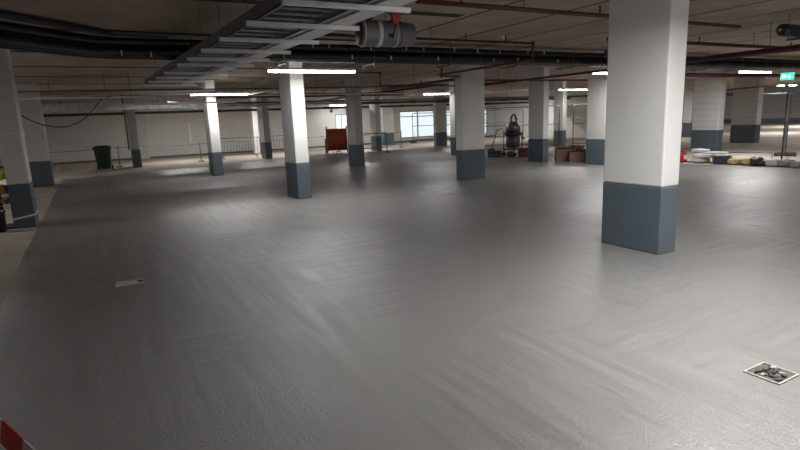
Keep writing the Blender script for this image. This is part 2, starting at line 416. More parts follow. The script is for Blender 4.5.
# wall-ward black pipe with an end cap at the upper right
t = thing('insulated_pipe', 'short black insulated pipe ending in mid air at the upper right', 'pipe', (10.2, 5.1, 2.89), 0)
MB().lathe([(.0, 0), (.06, 0), (.1, .05), (.105, .15), (.105, 9)], (0, 0, 0), 12, 'X').obj('lagging', M['black_lag'], t)
MB().lathe([(.0, -.03), (.02, -.03), (.02, .0), (.0, .0)], (0, 0, 0), 8, 'X').obj('end_stud', M['brass'], t)
MB().box(.5, .53, -.14, .14, -.14, -.11).tube([(.515, -.13, -.12), (.515, -.13, .32)], .006, 6).tube([(.515, .13, -.12), (.515, .13, .32)], .006, 6).obj('hanger', M['galv_dark'], t)

# ------------------------------------------------------------------ cable ladder + tray on trapeze struts
sy = [3.35, 4.27, 5.24, 6.27, 7.22, 8.12, 8.9, 10.2, 11.18, 12.15, 13.2]
xl = lambda y: 1.50-.034*(y-3.35)
ladder = thing('cable_ladder', 'long galvanised cable ladder receding overhead from top centre', 'cable ladder', (0, 0, 2.60))
for s, nm in ((0, 0), (1, .62)):
    a, b2 = xl(1.6)+nm, xl(13.3)+nm
    m = MB(); 
    m.poly([(a, 1.6), (a+.02, 1.6), (b2+.02, 13.3), (b2, 13.3)], .03, .14)
    m.poly([(a, 1.6), (a+.05, 1.6), (b2+.05, 13.3), (b2, 13.3)], .03, .036)
    m.obj('side_rail', M['galv_dark'] if s == 0 else M['galv'], ladder)
y = 1.8
r0 = None
while y < 13.3:
    if r0 is None: r0 = MB().box(.03, .61, -.010, .010, .05, .066).obj('rung', M['galv'], ladder); r0.location = (xl(y), y, 0)
    else:
        q = r0.copy(); C.objects.link(q); q.parent = ladder; q.location = (xl(y), y, 0)
    y += .245
tray = thing('cable_tray', 'flat shiny galvanised tray beside the overhead cable ladder', 'cable tray', (0, 0, 2.60))
a, b2 = xl(1.6)+.74, xl(13.3)+.74
MB().poly([(a, 1.6), (a+.24, 1.6), (b2+.24, 13.3), (b2, 13.3)], .03, .036).obj('tray_base', M['galv_pale'], tray)
for k in (0, .234):
    MB().poly([(a+k, 1.6), (a+k+.006, 1.6), (b2+k+.006, 13.3), (b2+k, 13.3)], .03, .09).obj('tray_side', M['galv_pale'], tray)
s0 = thing('support_strut', 'pale slotted strut on rods carrying the overhead cable ladder', 'support strut', (xl(sy[0]), sy[0], 2.60), 0, 'support struts under the cable ladder')
MB().box(-.06, 1.08, -.021, .021, -.015, .027, bev=.003).obj('channel', M['galv_pale'], s0)
for xx in (-.04, 1.05): MB().tube([(xx, 0, -.04), (xx, 0, ZC-2.60)], .0025, 6).obj('rod', M['galv_dark'], s0)
for y in sy[1:]: dup(s0, (xl(y), y, 2.60))
for i in range(12):                                   # cables lying in the ladder
    pts = []
    for j in range(14):
        yy = 1.6+j*.9
        pts.append((xl(yy)+.07+i*.043+.008*math.sin(j*1.7+i), yy, 2.60+.067+.017))
    tag(MB().tube(pts, .017, 6).obj('power_cable', M['cable']), 'black power cable lying in the overhead cable ladder', 'cable', 'black cables in the cable ladder')

# ------------------------------------------------------------------ jet fan
fan = thing('jet_fan', 'grey cylindrical jet fan hanging under the ceiling', 'fan', (3.86, 7.25, 2.90), -.08)
fan.scale = (.78, .78, .78)
MB().lathe([(.19, -.44), (.205, -.47), (.228, -.47), (.235, -.44), (.235, .24), (.232, .28)], (0, 0, 0), 32, 'X').obj('casing', M['silver'], fan)
MB().lathe([(.236, .28), (.236, .32), (.19, .60), (.14, .60)], (0, 0, 0), 32, 'X').obj('outlet_cone', M['silver'], fan)
MB().lathe([(.205, -.46), (.205, -.475), (.08, -.475), (.06, -.50), (.0, -.51)], (0, 0, 0), 24, 'X').obj('intake', M['fan_dark'], fan)
for xx in (-.42, .22): MB().lathe([(.236, xx-.008), (.243, xx-.008), (.243, xx+.008), (.236, xx+.008)], (0, 0, 0), 32, 'X').obj('flange', M['galv_pale'], fan)
MB().lathe([(.236, -.16), (.2385, -.16), (.2385, -.08), (.236, -.08)], (0, 0, 0), 32, 'X').obj('label_band', M['galv_pale'], fan)
MB().box(.02, .12, -.26, -.20, -.09, -.03, bev=.005).obj('terminal_box', M['black'], fan)
for xx in (-.3, .15):
    MB().box(xx-.02, xx+.02, -.22, .22, .2, .24).tube([(xx, -.2, .22), (xx, -.2, .38)], .008, 6).tube([(xx, .2, .22), (xx, .2, .38)], .008, 6).obj('mounting_bracket', M['galv_dark'], fan)
rs = thing('red_pull_switch', 'red triangular fitting with a black strap above the jet fan', 'fitting', (3.32, 5.9, 2.86))
rs.scale = (.62, .7, .7)
m = MB()
v = [m.b.verts.new(p) for p in [(-.1, -.03, .06), (.12, -.03, .06), (.07, -.03, -.06), (0, -.03, -.10), (-.05, -.03, -.06), (-.1, .03, .06), (.12, .03, .06), (.07, .03, -.06), (0, .03, -.10), (-.05, .03, -.06)]]
m.b.faces.new(v[:5]); m.b.faces.new(v[5:])
for j in range(5): m.b.faces.new((v[j], v[(j+1) % 5], v[5+(j+1) % 5], v[5+j]))
m.obj('body', M['red'], rs)
MB().tube([(0, 0, -.1), (-.03, .0, -.2), (-.07, .0, -.3), (-.075, 0, -.34)], .012, 6).obj('strap', M['black'], rs)
MB().box(-.14, .17, -.025, .025, .06, .09).tube([(-.1, 0, .08), (-.1, 0, .49)], .008, 6).tube([(.13, 0, .08), (.13, 0, .49)], .008, 6).obj('bracket', M['black'], rs)

# ------------------------------------------------------------------ sprinkler and service pipes
def spipe(pts, r, label, m='red_brown', heads=(), name='sprinkler_pipe', cat='pipe', hang=True, group=None, nh=None):
    t = thing(name, label, cat, (0, 0, 0), 0, group)
    MB().tube(pts, r, 10).obj('pipe_run', M[m], t)
    P = [Vector(p) for p in pts]
    for p in P[1:-1]:
        d = r*1.35
        MB().blob(p, d, d, d, k=0, sub=2).obj('elbow', M[m], t)
    for (x, y, z) in heads:
        MB().lathe([(.012, 0), (.012, .05), (.022, .055), (.01, .06), (.01, .09), (.03, .095), (.03, .1)], (x, y, z+r*.8), 8).obj('sprinkler_head', M[m], t)
    if hang:
        for A, B in zip(P, P[1:]):
            L = (B-A).length
            if abs(B.z-A.z) > .05 or L < .6: continue
            k = max(1, int(L/2.6))
            for j in range(k):
                q = A.lerp(B, (j+.5)/k)
                MB().tube([(q.x, q.y, q.z), (q.x, q.y, ZC)], .006, 5).obj('hanger_rod', M['galv_dark'], t)
    return t
spipe([(3.3, 5.38, 2.95), (9.5, 5.38, 2.95)], .028, 'red-brown sprinkler pipe at the top, running behind the nearest pillar', heads=[(3.9, 5.38, 2.95), (6.2, 5.38, 2.95)])
spipe([(2.9, 8.02, 2.98), (7.45, 8.02, 2.98), (7.45, 8.02, 2.68), (7.45, 11.2, 2.68)], .028, 'red-brown sprinkler pipe dropping in front of the black pipe bundle', heads=[(5.9, 8.02, 2.98), (6.8, 8.02, 2.98)])
spipe([(8.0, 6.75, 2.9), (20, 6.75, 2.9)], .035, 'red-brown sprinkler pipe at the upper right beyond the nearest pillar', heads=[(10.6, 6.75, 2.9), (14, 6.75, 2.9)])
spipe([(5.0, 12.3, 2.82), (6.42, 12.3, 2.82), (6.42, 12.3, 2.52), (8.4, 12.3, 2.52)], .026, 'thin red-brown pipe stepping down right of the brightest light', heads=[(7.6, 12.3, 2.52)])
spipe([(7.95, 11.85, 2.95), (7.95, 11.85, 2.70), (8.47, 11.85, 2.70)], .026, 'short thin red-brown pipe meeting the broad pillar', heads=[])
spipe([(11.3, 4.5, 2.66), (11.3, 15.0, 2.66), (11.3, 15.0, 2.95), (11.3, 21.5, 2.95)], .068, 'thick brown pipe crossing over the pillars at right of centre', m='rust_brown')
spipe([(4.2, 22.0, 2.80), (12.6, 22.0, 2.80)], .085, 'thick dark red pipe spanning the middle distance', m='rust_brown')
spipe([(9.6, 13.4, 2.72), (17, 13.4, 2.72)], .03, 'thin brown pipe right of the broad pillar', heads=[(10.3, 13.4, 2.72), (11.8, 13.4, 2.72)])
spipe([(-4, 24.6, 2.95), (12, 24.6, 2.95)], .05, 'far red-brown pipe behind the cable ladder end', m='rust_brown')
spipe([(10.4, 16.0, 2.75), (10.4, 30, 2.75)], .04, 'red-brown pipe receding left of the broad pillar', m='rust_brown')
spipe([(20.0, 9.9, 2.3), (25.0, 16.4, 2.3)], .03, 'brown pipe receding over the sacks at the right', m='rust_brown')
spipe([(16, 12.0, 2.78), (34, 12.0, 2.78)], .07, 'thick brown pipe above the blockwork pillars', m='rust_brown')
spipe([(16.5, 24.5, 2.6), (27.9, 24.5, 2.6)], .04, 'far brown pipe above the vacuum', m='rust_brown')
spipe([(-5.5, 16.4, 2.53), (15.5, 16.4, 2.53)], .022, 'thin pale conduit running straight across the left half', m='galv_pale', name='conduit', hang=True)
spipe([(-5.5, 15.6, 2.62), (12, 15.6, 2.72)], .018, 'thin dull conduit just above the pale one', m='galv_dark', name='conduit')
# long low-level services near the back wall
def duct(x0, x1, y0, y1, z0, z1, m, label, name='air_duct', cat='duct'):
    t = thing(name, label, cat, ((x0+x1)/2, (y0+y1)/2, z0))
    L = x1-x0
    MB().box(-L/2, L/2, -(y1-y0)/2, (y1-y0)/2, 0, z1-z0, bev=.01).obj('duct_body', M[m], t)
    k = int(L/2)
    for j in range(k):
        xx = -L/2+(j+.5)*L/k
        MB().box(xx-.02, xx+.02, -(y1-y0)/2-.02, (y1-y0)/2+.02, -.02, z1-z0+.02).obj('joint_flange', M[m], t)
    for j in range(0, k, 2):
        xx = -L/2+(j+.2)*L/k
        for s in (-1, 1): MB().tube([(xx, s*(y1-y0)/2, 0), (xx, s*(y1-y0)/2, ZC-z0)], .008, 5).obj('hanger_rod', M['galv_dark'], t)
    return t
duct(-5.8, 27.5, 27.95, 28.35, 2.36, 2.46, 'black_lag', 'long black cable containment running before the back wall', 'cable_trunking', 'trunking')
duct(-5.8, 12, 25.2, 25.75, 2.48, 2.72, 'duct', 'long silver duct crossing behind the wheelie bin')
duct(12.5, 27.5, 26.0, 26.5, 2.5, 2.62, 'galv_dark', 'long dull steel duct crossing behind the broad pillar')
duct(5, 27, 23.3, 23.8, 2.56, 2.62, 'galv_dark', 'flat steel cable tray in the middle distance', 'cable_tray', 'cable tray')
duct(28.0, 55, 21.2, 21.6, 2.35, 2.45, 'black_lag', 'long black trunking crossing the far right bays', 'cable_trunking', 'trunking')
# bent grey tray at the left
t = thing('cable_tray', 'bent dull grey cable tray rising left of the ladder end', 'cable tray')
MB().poly([(-1.2, 19.4), (.4, 17.2), (.75, 17.4), (-.85, 19.7)], 2.66, 2.74).poly([(.4, 17.2), (3.4, 17.2), (3.4, 17.5), (.7, 17.45)], 2.66, 2.74).obj('tray_base', M['galv'], t)
for p in ((-.9, 19.4), (.5, 17.35), (2.8, 17.35)): MB().tube([(*p, 2.7), (*p, ZC)], .008, 5).obj('hanger_rod', M['galv_dark'], t)
# junk of brackets between ladder end and back wall
t = thing('cable_tray', 'short shiny tray section turning down behind the ladder end', 'cable tray')
MB().poly([(1.9, 18.2), (2.15, 18.1), (2.9, 20.2), (2.65, 20.3)], 2.44, 2.5).poly([(1.5, 18.1), (4.2, 18.1), (4.2, 18.3), (1.5, 18.3)], 2.40, 2.44).obj('tray_base', M['galv_pale'], t)
for p in ((2.05, 18.2), (3.6, 18.2)): MB().tube([(*p, 2.42), (*p, ZC)], .008, 5).obj('hanger_rod', M['galv_dark'], t)
t = thing('conduit', 'short pale conduit rising from the far batten light to the second pillar', 'conduit')
MB().tube([(4.75, 18.9, 2.68), (4.95, 16.2, 2.68)], .03, 8).obj('pipe_run', M['galv_pale'], t)
for p in ((4.8, 18.3), (4.92, 16.6)): MB().tube([(*p, 2.68), (*p, ZC)], .006, 5).obj('hanger_rod', M['galv_dark'], t)
# loop of blue cable at left
pts = [(-1.07, 12.35, 2.02), (-.95, 12.45, 1.93), (-.78, 12.5, 1.84), (-.58, 12.55, 1.79), (-.38, 12.6, 1.79), (-.18, 12.65, 1.86), (.0, 12.7, 1.99), (.15, 12.8, 2.16), (.27, 13.0, 2.31), (.5, 13.8, 2.42), (.9, 15.0, 2.50), (1.4, 16.38, 2.56)]
tag(MB().tube(pts, .012, 6).obj('hanging_cable', M['bluecable']), 'thin blue cable sagging from the left pillar', 'cable')

# vertical wall items
tag(MB().tube([(1.40, 27.0, .8), (1.40, 27.0, 2.5), (1.40, 27.0, ZC)], .035, 8).obj('downpipe', M['galv_dark']), 'dark vertical downpipe beside the far pillar near the wheelie bin', 'pipe')
tag(MB().box(5.05, 5.15, YB-.06, YB, .75, 1.95, bev=.01).obj('wall_conduit', M['galv_pale']), 'short bright vertical strip on the back wall left of the slender pillar', 'conduit')
t = thing('wall_camera', 'small dark fitting high on the back wall above the cable drum', 'wall fitting', (14.2, YB-.02, 2.35))
MB().lathe([(.03, 0), (.09, -.02), (.09, -.12), (.05, -.16)], (0, 0, 0), 12, 'Y').obj('body', M['fan_dark'], t)
MB().tube([(0, -.02, 0), (0, -.02, .25), (0, .02, .3)], .02, 6).obj('arm', M['fan_dark'], t)

# ------------------------------------------------------------------ wheelie bin
bn = thing('wheelie_bin', 'dark green wheelie bin with closed lid near the back wall', 'bin', (.35, 26.75, 0), -.1)
m = MB()
lo = [(-.24, -.27), (.24, -.27), (.24, .25), (-.24, .25)]; hi = [(-.31, -.36), (.31, -.36), (.31, .36), (-.31, .36)]
a = [m.b.verts.new((x, y, .06)) for x, y in lo]; b_ = [m.b.verts.new((x, y, .98)) for x, y in hi]
m.b.faces.new(a); m.b.faces.new(b_)
for j in range(4): m.b.faces.new((a[j], a[(j+1) % 4], b_[(j+1) % 4], b_[j]))
for xx in (-.15, 0, .15): m.box(xx-.015, xx+.015, -.36, -.30, .15, .9)
m.obj('body', M['bin'], bn)
MB().box(-.34, .34, -.40, .34, .98, 1.01, bev=.01).box(-.28, .28, -.33, .28, 1.01, 1.05, bev=.02).obj('lid', M['black'], bn)
MB().box(-.33, .33, -.385, -.36, .92, .98).obj('rim', M['bin'], bn)
MB().tube([(-.24, .40, .98), (.24, .40, .98)], .018, 8).box(-.25, -.21, .33, .41, .95, .99).box(.21, .25, .33, .41, .95, .99).obj('handle', M['bin'], bn)
for s in (-1, 1): MB().lathe([(.02, -.025), (.1, -.025), (.1, .025), (.02, .025)], (s*.29, .27, .1), 16, 'X').obj('wheel', M['black'], bn)

# ------------------------------------------------------------------ cable drum
cd = thing('cable_drum', 'wooden drum wound with orange cable near the back wall door', 'cable drum', (11.35, 27.0, 0), -.42)
R = .70
for s in (-1, 1):
    MB().lathe([(.05, s*.52-.03), (R, s*.52-.03), (R, s*.52+.03), (.05, s*.52+.03)], (0, 0, R+.03), 28, 'X').obj('flange', M['wood'], cd)
    MB().box(s*.6-.04, s*.6+.04, -.3, -.2, 0, .8).box(s*.6-.04, s*.6+.04, .2, .3, 0, .8).box(s*.6-.04, s*.6+.04, -.3, .3, .7, .8).obj('stand_leg', M['wood'], cd)
prof = []
for j in range(27):
    xx = -.49+j*.98/26
    prof += [(.585+.02*math.sin(j*2.2), xx), (.565, xx+.017)]
MB().lathe(prof, (0, 0, R+.03), 28, 'X').obj('wound_cable', M['orange_cable'], cd)
MB().tube([(-.66, 0, R+.03), (.66, 0, R+.03)], .03, 8).obj('axle', M['galv_dark'], cd)
MB().tube([(-.2, -.57, R), (-.22, -.62, .3), (-.18, -.64, .05), (-.05, -.66, .02), (.02, -.62, .3), (0, -.57, R)], .02, 6).obj('loose_cable_end', M['orange_cable'], cd)

# ------------------------------------------------------------------ crowd barriers
cb = thing('crowd_barrier', 'steel crowd barrier with vertical bars beside the grey pillar', 'barrier', (6.6, 28.6, 0), -.05, 'steel crowd barriers by the back wall')
MB().tube([(-1.05, 0, .12), (-1.05, 0, .95), (-.95, 0, 1.05), (.95, 0, 1.05), (1.05, 0, .95), (1.05, 0, .12)], .019, 8).tube([(-1.05, 0, .2), (1.05, 0, .2)], .016, 8).obj('frame', M['galv_dark'], cb)
for j in range(13): MB().tube([(-.9+j*.15, 0, .2), (-.9+j*.15, 0, 1.05)], .009, 6).obj('bar', M['galv_dark'], cb)
for s in (-1, 1): MB().tube([(s*.85, -.3, .012), (s*.85, -.05, .12), (s*.85, .05, .12), (s*.85, .3, .012)], .018, 6).tube([(s*.85, 0, .12), (s*.85, 0, .2)], .016, 6).obj('foot', M['galv_dark'], cb)
pb = dup(cb, (-.6, 28.9, 0), 0.0, 'pale steel crowd barrier left of the green wheelie bin')
for ch in pb.children:
    ch.material_slots[0].link = 'OBJECT'; ch.material_slots[0].material = M['grey_white']
dup(cb, (8.95, 28.9, 0), 0.0, 'steel crowd barrier half hidden behind the second pillar')
# low frame beside the far pillar
t = thing('trolley_frame', 'small dark steel trolley frame beside the far pillar', 'trolley', (12.3, 25.2, 0), -.2)
MB().tube([(-.5, 0, .05), (-.5, 0, .95), (-.45, 0, 1.0), (.95, 0, 1.0), (1.0, 0, .95), (1.0, 0, .05)], .022, 8).tube([(-.5, 0, .25), (1.0, 0, .25)], .02, 8).obj('frame', M['black'], t)
MB().box(-.58, -.45, -.05, .05, .62, .85, bev=.02).obj('control_box', M['black'], t)
for s in (-.5, 1.0): MB().box(s-.04, s+.04, -.3, .3, 0, .05).obj('foot', M['black'], t)
# rope along the back
pts = [(-4.5, 28.3, .88)]
for x in range(-4, 17): pts.append((x, 28.3, .86+.03*math.sin(x*1.3)))
tag(MB().tube(pts, .012, 5).obj('barrier_rope', M['galv_dark']), 'thin grey barrier line stretched along the back wall', 'rope')
rp = tag(MB().tube([(0, 0, .0), (0, 0, .95)], .02, 8).lathe([(.0, 0), (.16, 0), (.14, .04), (.03, .06)], n=14).obj('barrier_post', M['galv_dark']), 'slim post on a round foot carrying the barrier line', 'post', 'posts of the barrier line')
rp.location = (-4.5, 28.3, 0)
for x in (1.0, 4.6, 12.0, 16.0):
    q = rp.copy(); C.objects.link(q); q.location = (x, 28.3, 0)
# post right behind pillar 2
tag(MB().box(9.9, 9.98, 29.9, 29.98, 0, 1.25).box(9.8, 10.08, 29.8, 30.08, 0, .05).obj('steel_post', M['band']), 'dark steel post showing just right of the second pillar', 'post')

# ------------------------------------------------------------------ mesh site fences
def fence(x0, y0, x1, y1, label, h=2.0, sheet=False):
    L = math.hypot(x1-x0, y1-y0)
    t = thing('mesh_fence', label, 'fence panel', (x0, y0, 0), math.atan2(y1-y0, x1-x0), 'steel mesh site fence panels')
    MB().tube([(0, 0, .03), (0, 0, h-.08), (.08, 0, h), (L-.08, 0, h), (L, 0, h-.08), (L, 0, .03)], .024, 8).tube([(0, 0, .22), (L, 0, .22)], .02, 8).tube([(0, 0, 1.15), (L, 0, 1.15)], .016, 8).obj('frame', M['galv_dark'], t)
    m = MB(); n = int(L/.12)
    for j in range(1, n): m.tube([(j*L/n, 0, .22), (j*L/n, 0, h)], .003, 4, caps=False)
    for j in range(1, 6): m.tube([(0, 0, .22+j*.3), (L, 0, .22+j*.3)], .003, 4, caps=False)
    m.obj('wire_mesh', M['galv'], t)
    for xx in (0, L): MB().box(xx-.12, xx+.12, -.3, .3, 0, .13, bev=.03).obj('foot_block', M['foot'], t)
    if sheet: MB().box(.05, L-.05, .03, .035, .25, h-.05).obj('sheeting', M['sheet'], t)
    return t
fence(16.2, 22.6, 19.25, 18.9, 'mesh fence panel behind the industrial vacuum')
fence(19.75, 18.5, 22.2, 16.4, 'mesh fence panel behind the cardboard boxes')
fence(22.4, 30.6, 25.4, 28.2, 'mesh fence panel with lock in front of the window right of the broad pillar', h=2.0)
fence(16.62, 7.98, 19.6, 9.32, 'mesh fence panel seen end-on at the right edge')
fence(19.2, 32.3, 22.5, 32.3, 'mesh fence panel standing in front of the left bright window', h=2.0)

# ------------------------------------------------------------------ industrial vacuum and tools
vc = thing('industrial_vacuum', 'tall steel industrial vacuum with looped black hose', 'vacuum cleaner', (15.22, 17.5, 0), .3)
vc.scale = (1.2, 1.2, 1)
MB().lathe([(.0, .33), (.20, .33), (.24, .38), (.24, .80), (.22, .82)], n=24).obj('tank', M['galv_dark'], vc)
MB().lathe([(.27, .82), (.29, .84), (.29, .93), (.27, .95)], n=24).obj('collar', M['black'], vc)
MB().lathe([(.26, .95), (.25, 1.2), (.20, 1.3), (.17, 1.34), (.17, 1.38), (.0, 1.40)], n=24).obj('motor_head', M['steel'], vc)
MB().tube([(-.12, 0, 1.36), (-.13, 0, 1.5), (-.06, 0, 1.63), (.04, 0, 1.68), (.14, 0, 1.62), (.21, 0, 1.45), (.25, 0, 1.2), (.3, 0, .9), (.34, 0, .6)], .032, 10).obj('hose', M['black'], vc)
MB().box(-.24, .24, -.24, .24, .24, .30).tube([(-.27, .2, .15), (-.27, .2, 1.02), (-.45, .1, 1.04)], .018, 8).tube([(.27, .2, .15), (.27, .2, 1.0)], .018, 8).tube([(-.24, -.2, .28), (-.27, -.2, .95)], .018, 8).tube([(.24, -.2, .28), (.27, -.2, .95)], .018, 8).obj('carriage', M['galv_dark'], vc)
for sx in (-1, 1):
    for syy in (-1, 1): MB().lathe([(.02, -.02), (.08, -.02), (.08, .02), (.02, .02)], (sx*.26, syy*.2, .08), 14, 'X').tube([(sx*.26, syy*.2, .08), (sx*.24, syy*.2, .27)], .015, 6).obj('wheel', M['black'], vc)
t = thing('wheeled_edger', 'black wheeled tool with slanting handle left of the vacuum', 'tool', (14.75, 18.1, 0), -.4)
MB().tube([(-.18, 0, .2), (.1, 0, 1.05), (.32, 0, 1.12)], .02, 8).obj('handle', M['black'], t)
MB().box(-.3, -.02, -.12, .12, .1, .3, bev=.03).obj('body', M['fan_dark'], t)
for s in (-1, 1): MB().lathe([(.01, -.02), (.1, -.02), (.1, .02), (.01, .02)], (-.16, s*.15, .1), 14, 'Y').obj('wheel', M['black'], t)
def box_thing(name, label, cat, loc, rz, sx, sy_, sz, m, lid=None):
    t = thing(name, label, cat, loc, rz)
    MB().box(-sx/2, sx/2, -sy_/2, sy_/2, 0, sz*.82, bev=.012).obj('body', M[m], t)
    MB().box(-sx/2-.012, sx/2+.012, -sy_/2-.012, sy_/2+.012, sz*.82, sz, bev=.012).obj('lid', M[lid or m], t)
    MB().tube([(-sx*.2, -sy_/2, sz*.75), (-sx*.2, -sy_/2-.04, sz*.72), (sx*.2, -sy_/2-.04, sz*.72), (sx*.2, -sy_/2, sz*.75)], .012, 6).obj('handle', M['black'], t)
    return t
box_thing('tool_box', 'dark blue tool box on the floor left of the vacuum', 'tool box', (14.2, 17.45, 0), -.6, .55, .32, .26, 'blue')
box_thing('tool_box', 'dark red tool box right of the vacuum, against the pillar', 'tool box', (14.95, 16.5, 0), -.7, .5, .35, .36, 'darkred')
tag(MB().blob((14.6, 16.95, .12), .14, .1, .12, k=.2).obj('cloth_bundle', M['fan_dark']), 'small dark bundle between the blue and red tool boxes', 'bundle')
# cardboard boxes
def carton(label, loc, rz, sx, sy_, sz, open_=True):
    t = thing('cardboard_box', label, 'cardboard box', loc, rz, None)
    MB().box(-sx/2, sx/2, -sy_/2, sy_/2, 0, sz, bev=.004).obj('body', M['card'], t)
    for s in (-1, 1):
        m = MB(); y = s*sy_/2
        v = [m.b.verts.new(p) for p in [(-sx/2, y, sz), (sx/2, y, sz), (sx/2, y+s*.09, sz+.07), (-sx/2, y+s*.09, sz+.07), (-sx/2, y, sz+.005), (sx/2, y, sz+.005), (sx/2, y+s*.09, sz+.075), (-sx/2, y+s*.09, sz+.075)]]
        for f in ((0, 1, 2, 3), (4, 5, 6, 7), (0, 1, 5, 4), (2, 3, 7, 6), (1, 2, 6, 5), (0, 3, 7, 4)): m.b.faces.new([v[i] for i in f])
        m.obj('flap', M['card'], t)
    MB().box(-sx/2-.002, sx/2+.002, -.03, .03, sz-.002, sz+.003).obj('packing_tape', M['wood'], t)
    return t
carton('large open cardboard box between the two grey-white pillars', (14.42, 13.22, 0), -.72, .66, .4, .34)
carton('second cardboard box, left of the largest one', (14.35, 13.85+.1, 0), -.6, .4, .3, .42)
carton('small cardboard box behind the large open one', (14.95, 13.85, 0), -.5, .5, .3, .44)
t = thing('black_bucket', 'black bucket resting on the cardboard boxes', 'bucket', (14.42, 13.2, .348))
MB().lathe([(.0, 0), (.1, 0), (.14, .14), (.15, .14), (.11, .01)], n=18).obj('body', M['black'], t)
MB().tube([(-.14, 0, .13), (-.1, 0, .18), (.1, 0, .18), (.14, 0, .13)], .006, 6).obj('handle', M['galv'], t)

# ------------------------------------------------------------------ sacks at the right
t = thing('red_drum', 'red plastic drum just right of the nearest pillar', 'drum', (16.05, 10.55, 0))
MB().lathe([(.0, 0), (.13, 0), (.145, .02), (.15, .15), (.145, .28), (.12, .31), (.11, .33)], n=20).obj('body', M['red'], t)
MB().lathe([(.0, .33), (.12, .33), (.12, .36), (.0, .37)], n=20).obj('lid', M['darkred'], t)
MB().box(.0, .1, -.158, -.145, .1, .24, rz=-.6, c=(0, 0, 0)).obj('paper_label', M['tape_w'], t)
def sack(label, x, y, z, sx, sy_, sz, rz, m='sack'):
    o = MB().blob((0, 0, sz), sx, sy_, sz, k=.15).obj('sack', M[m]); o.location = (x, y, z); o.rotation_euler = (0, 0, rz)
    return tag(o, label, 'sack', 'sacks along the edge of the coated floor')
dx, dy = .04, -.46   # direction along the coating edge is -Y
sack('white sack at the bottom of the pile beside the red drum', 16.28, 10.08, .0, .27, .20, .07, 1.2)
sack('white sack in the middle of the pile beside the red drum', 16.28, 9.98, .14, .33, .22, .07, 1.5)
sack('white sack at the top of the pile beside the red drum', 16.5, 10.25, .27, .30, .2, .065, 1.0)
sack('white sack lying behind the dark printed box', 16.75, 9.70, .0, .26, .22, .12, 1.6)
sack('flat white sack laid over the pile towards the printed box', 16.45, 9.75, .26, .40, .2, .035, 1.75)
t = thing('printed_box', 'dark navy printed box between white and yellow sacks', 'box', (16.15, 9.35, 0), -1.15)
MB().box(-.2, .2, -.13, .13, 0, .24, bev=.008).obj('body', M['darkblue'], t)
MB().box(-.19, .21, -.14, .13, .24, .275, bev=.008).obj('lid', M['sack'], t)
sack('yellow sack next to the navy printed box', 16.2, 8.95, 0, .18, .22, .09, 1.2, 'yellow')
sack('brightest yellow sack, second from the navy box', 16.25, 8.62, 0, .2, .2, .10, .5, 'yellow')
tag(MB().blob((16.15, 8.38, .12), .14, .17, .12, k=.3).blob((16.2, 8.2, .09), .13, .12, .08, k=.3).obj('black_bag', M['black']), 'crumpled black bag between yellow and grey sacks', 'bag')
sack('pale grey sack right of the crumpled black bag', 16.25, 8.0, 0, .16, .18, .10, .2, 'sack')
sack('grey sack between the pale sack and the end-on fence', 16.3, 7.7, 0, .2, .2, .10, .2, 'sack_grey')
sack('flat grey sack against the foot of the end-on fence', 16.15, 7.38, 0, .18, .13, .08, .2, 'sack_grey')
tag(MB().tube([(16.5, 9.9, .3), (16.6, 8.8, .33), (16.55, 8.2, .34), (16.5, 8.15, .05)], .012, 6).obj('thin_rail', M['galv_dark']), 'thin dark rail resting behind the sacks', 'rail')

# ------------------------------------------------------------------ exit sign
es = thing('exit_sign', 'lit green emergency exit sign with running figure', 'exit sign', (17.93, 8.66, 2.36), math.radians(-61))
es.scale = (.78, .9, .8)
MB().box(-.21, .21, -.02, .02, 0, .25, bev=.004).obj('panel', M['exit_green'], es)
MB().box(-.17, -.03, -.024, -.02, .07, .18).obj('doorway_symbol', M['exit_white'], es)
MB().box(.03, .10, -.024, -.02, .05, .13).box(.045, .075, -.024, -.02, .14, .2).box(.0, .16, -.024, -.02, .10, .12).obj('running_figure_symbol', M['exit_white'], es)
for s in (-1, 1): MB().tube([(s*.15, 0, .25), (s*.15, 0, 1.05)], .004, 5).obj('suspension_wire', M['galv'], es)
MB().box(-.22, .22, -.03, .03, .25, .28).obj('housing', M['fan_dark'], es)

# detector
t = thing('smoke_detector', 'small white detector on the ceiling right of the jet fan', 'detector', (7.15, 8.5, ZC))
MB().lathe([(.0, -.07), (.03, -.07), (.05, -.04), (.055, 0)], n=16).obj('body', M['lampbody'], t)
MB().lathe([(.02, -.09), (.022, -.07)], n=10).obj('sensor', M['lampbody'], t)
t = thing('junction_box', 'dull blue junction box on the black pipe bundle', 'junction box', (9.9, 8.35, 2.88))
MB().box(-.07, .07, -.05, .05, -.05, .07, bev=.01).obj('body', mat('dull_blue_plastic', (.06, .07, .22), .5), t)
MB().tube([(0, 0, .07), (0, 0, ZC-2.88)], .008, 5).obj('drop_rod', M['galv_dark'], t)

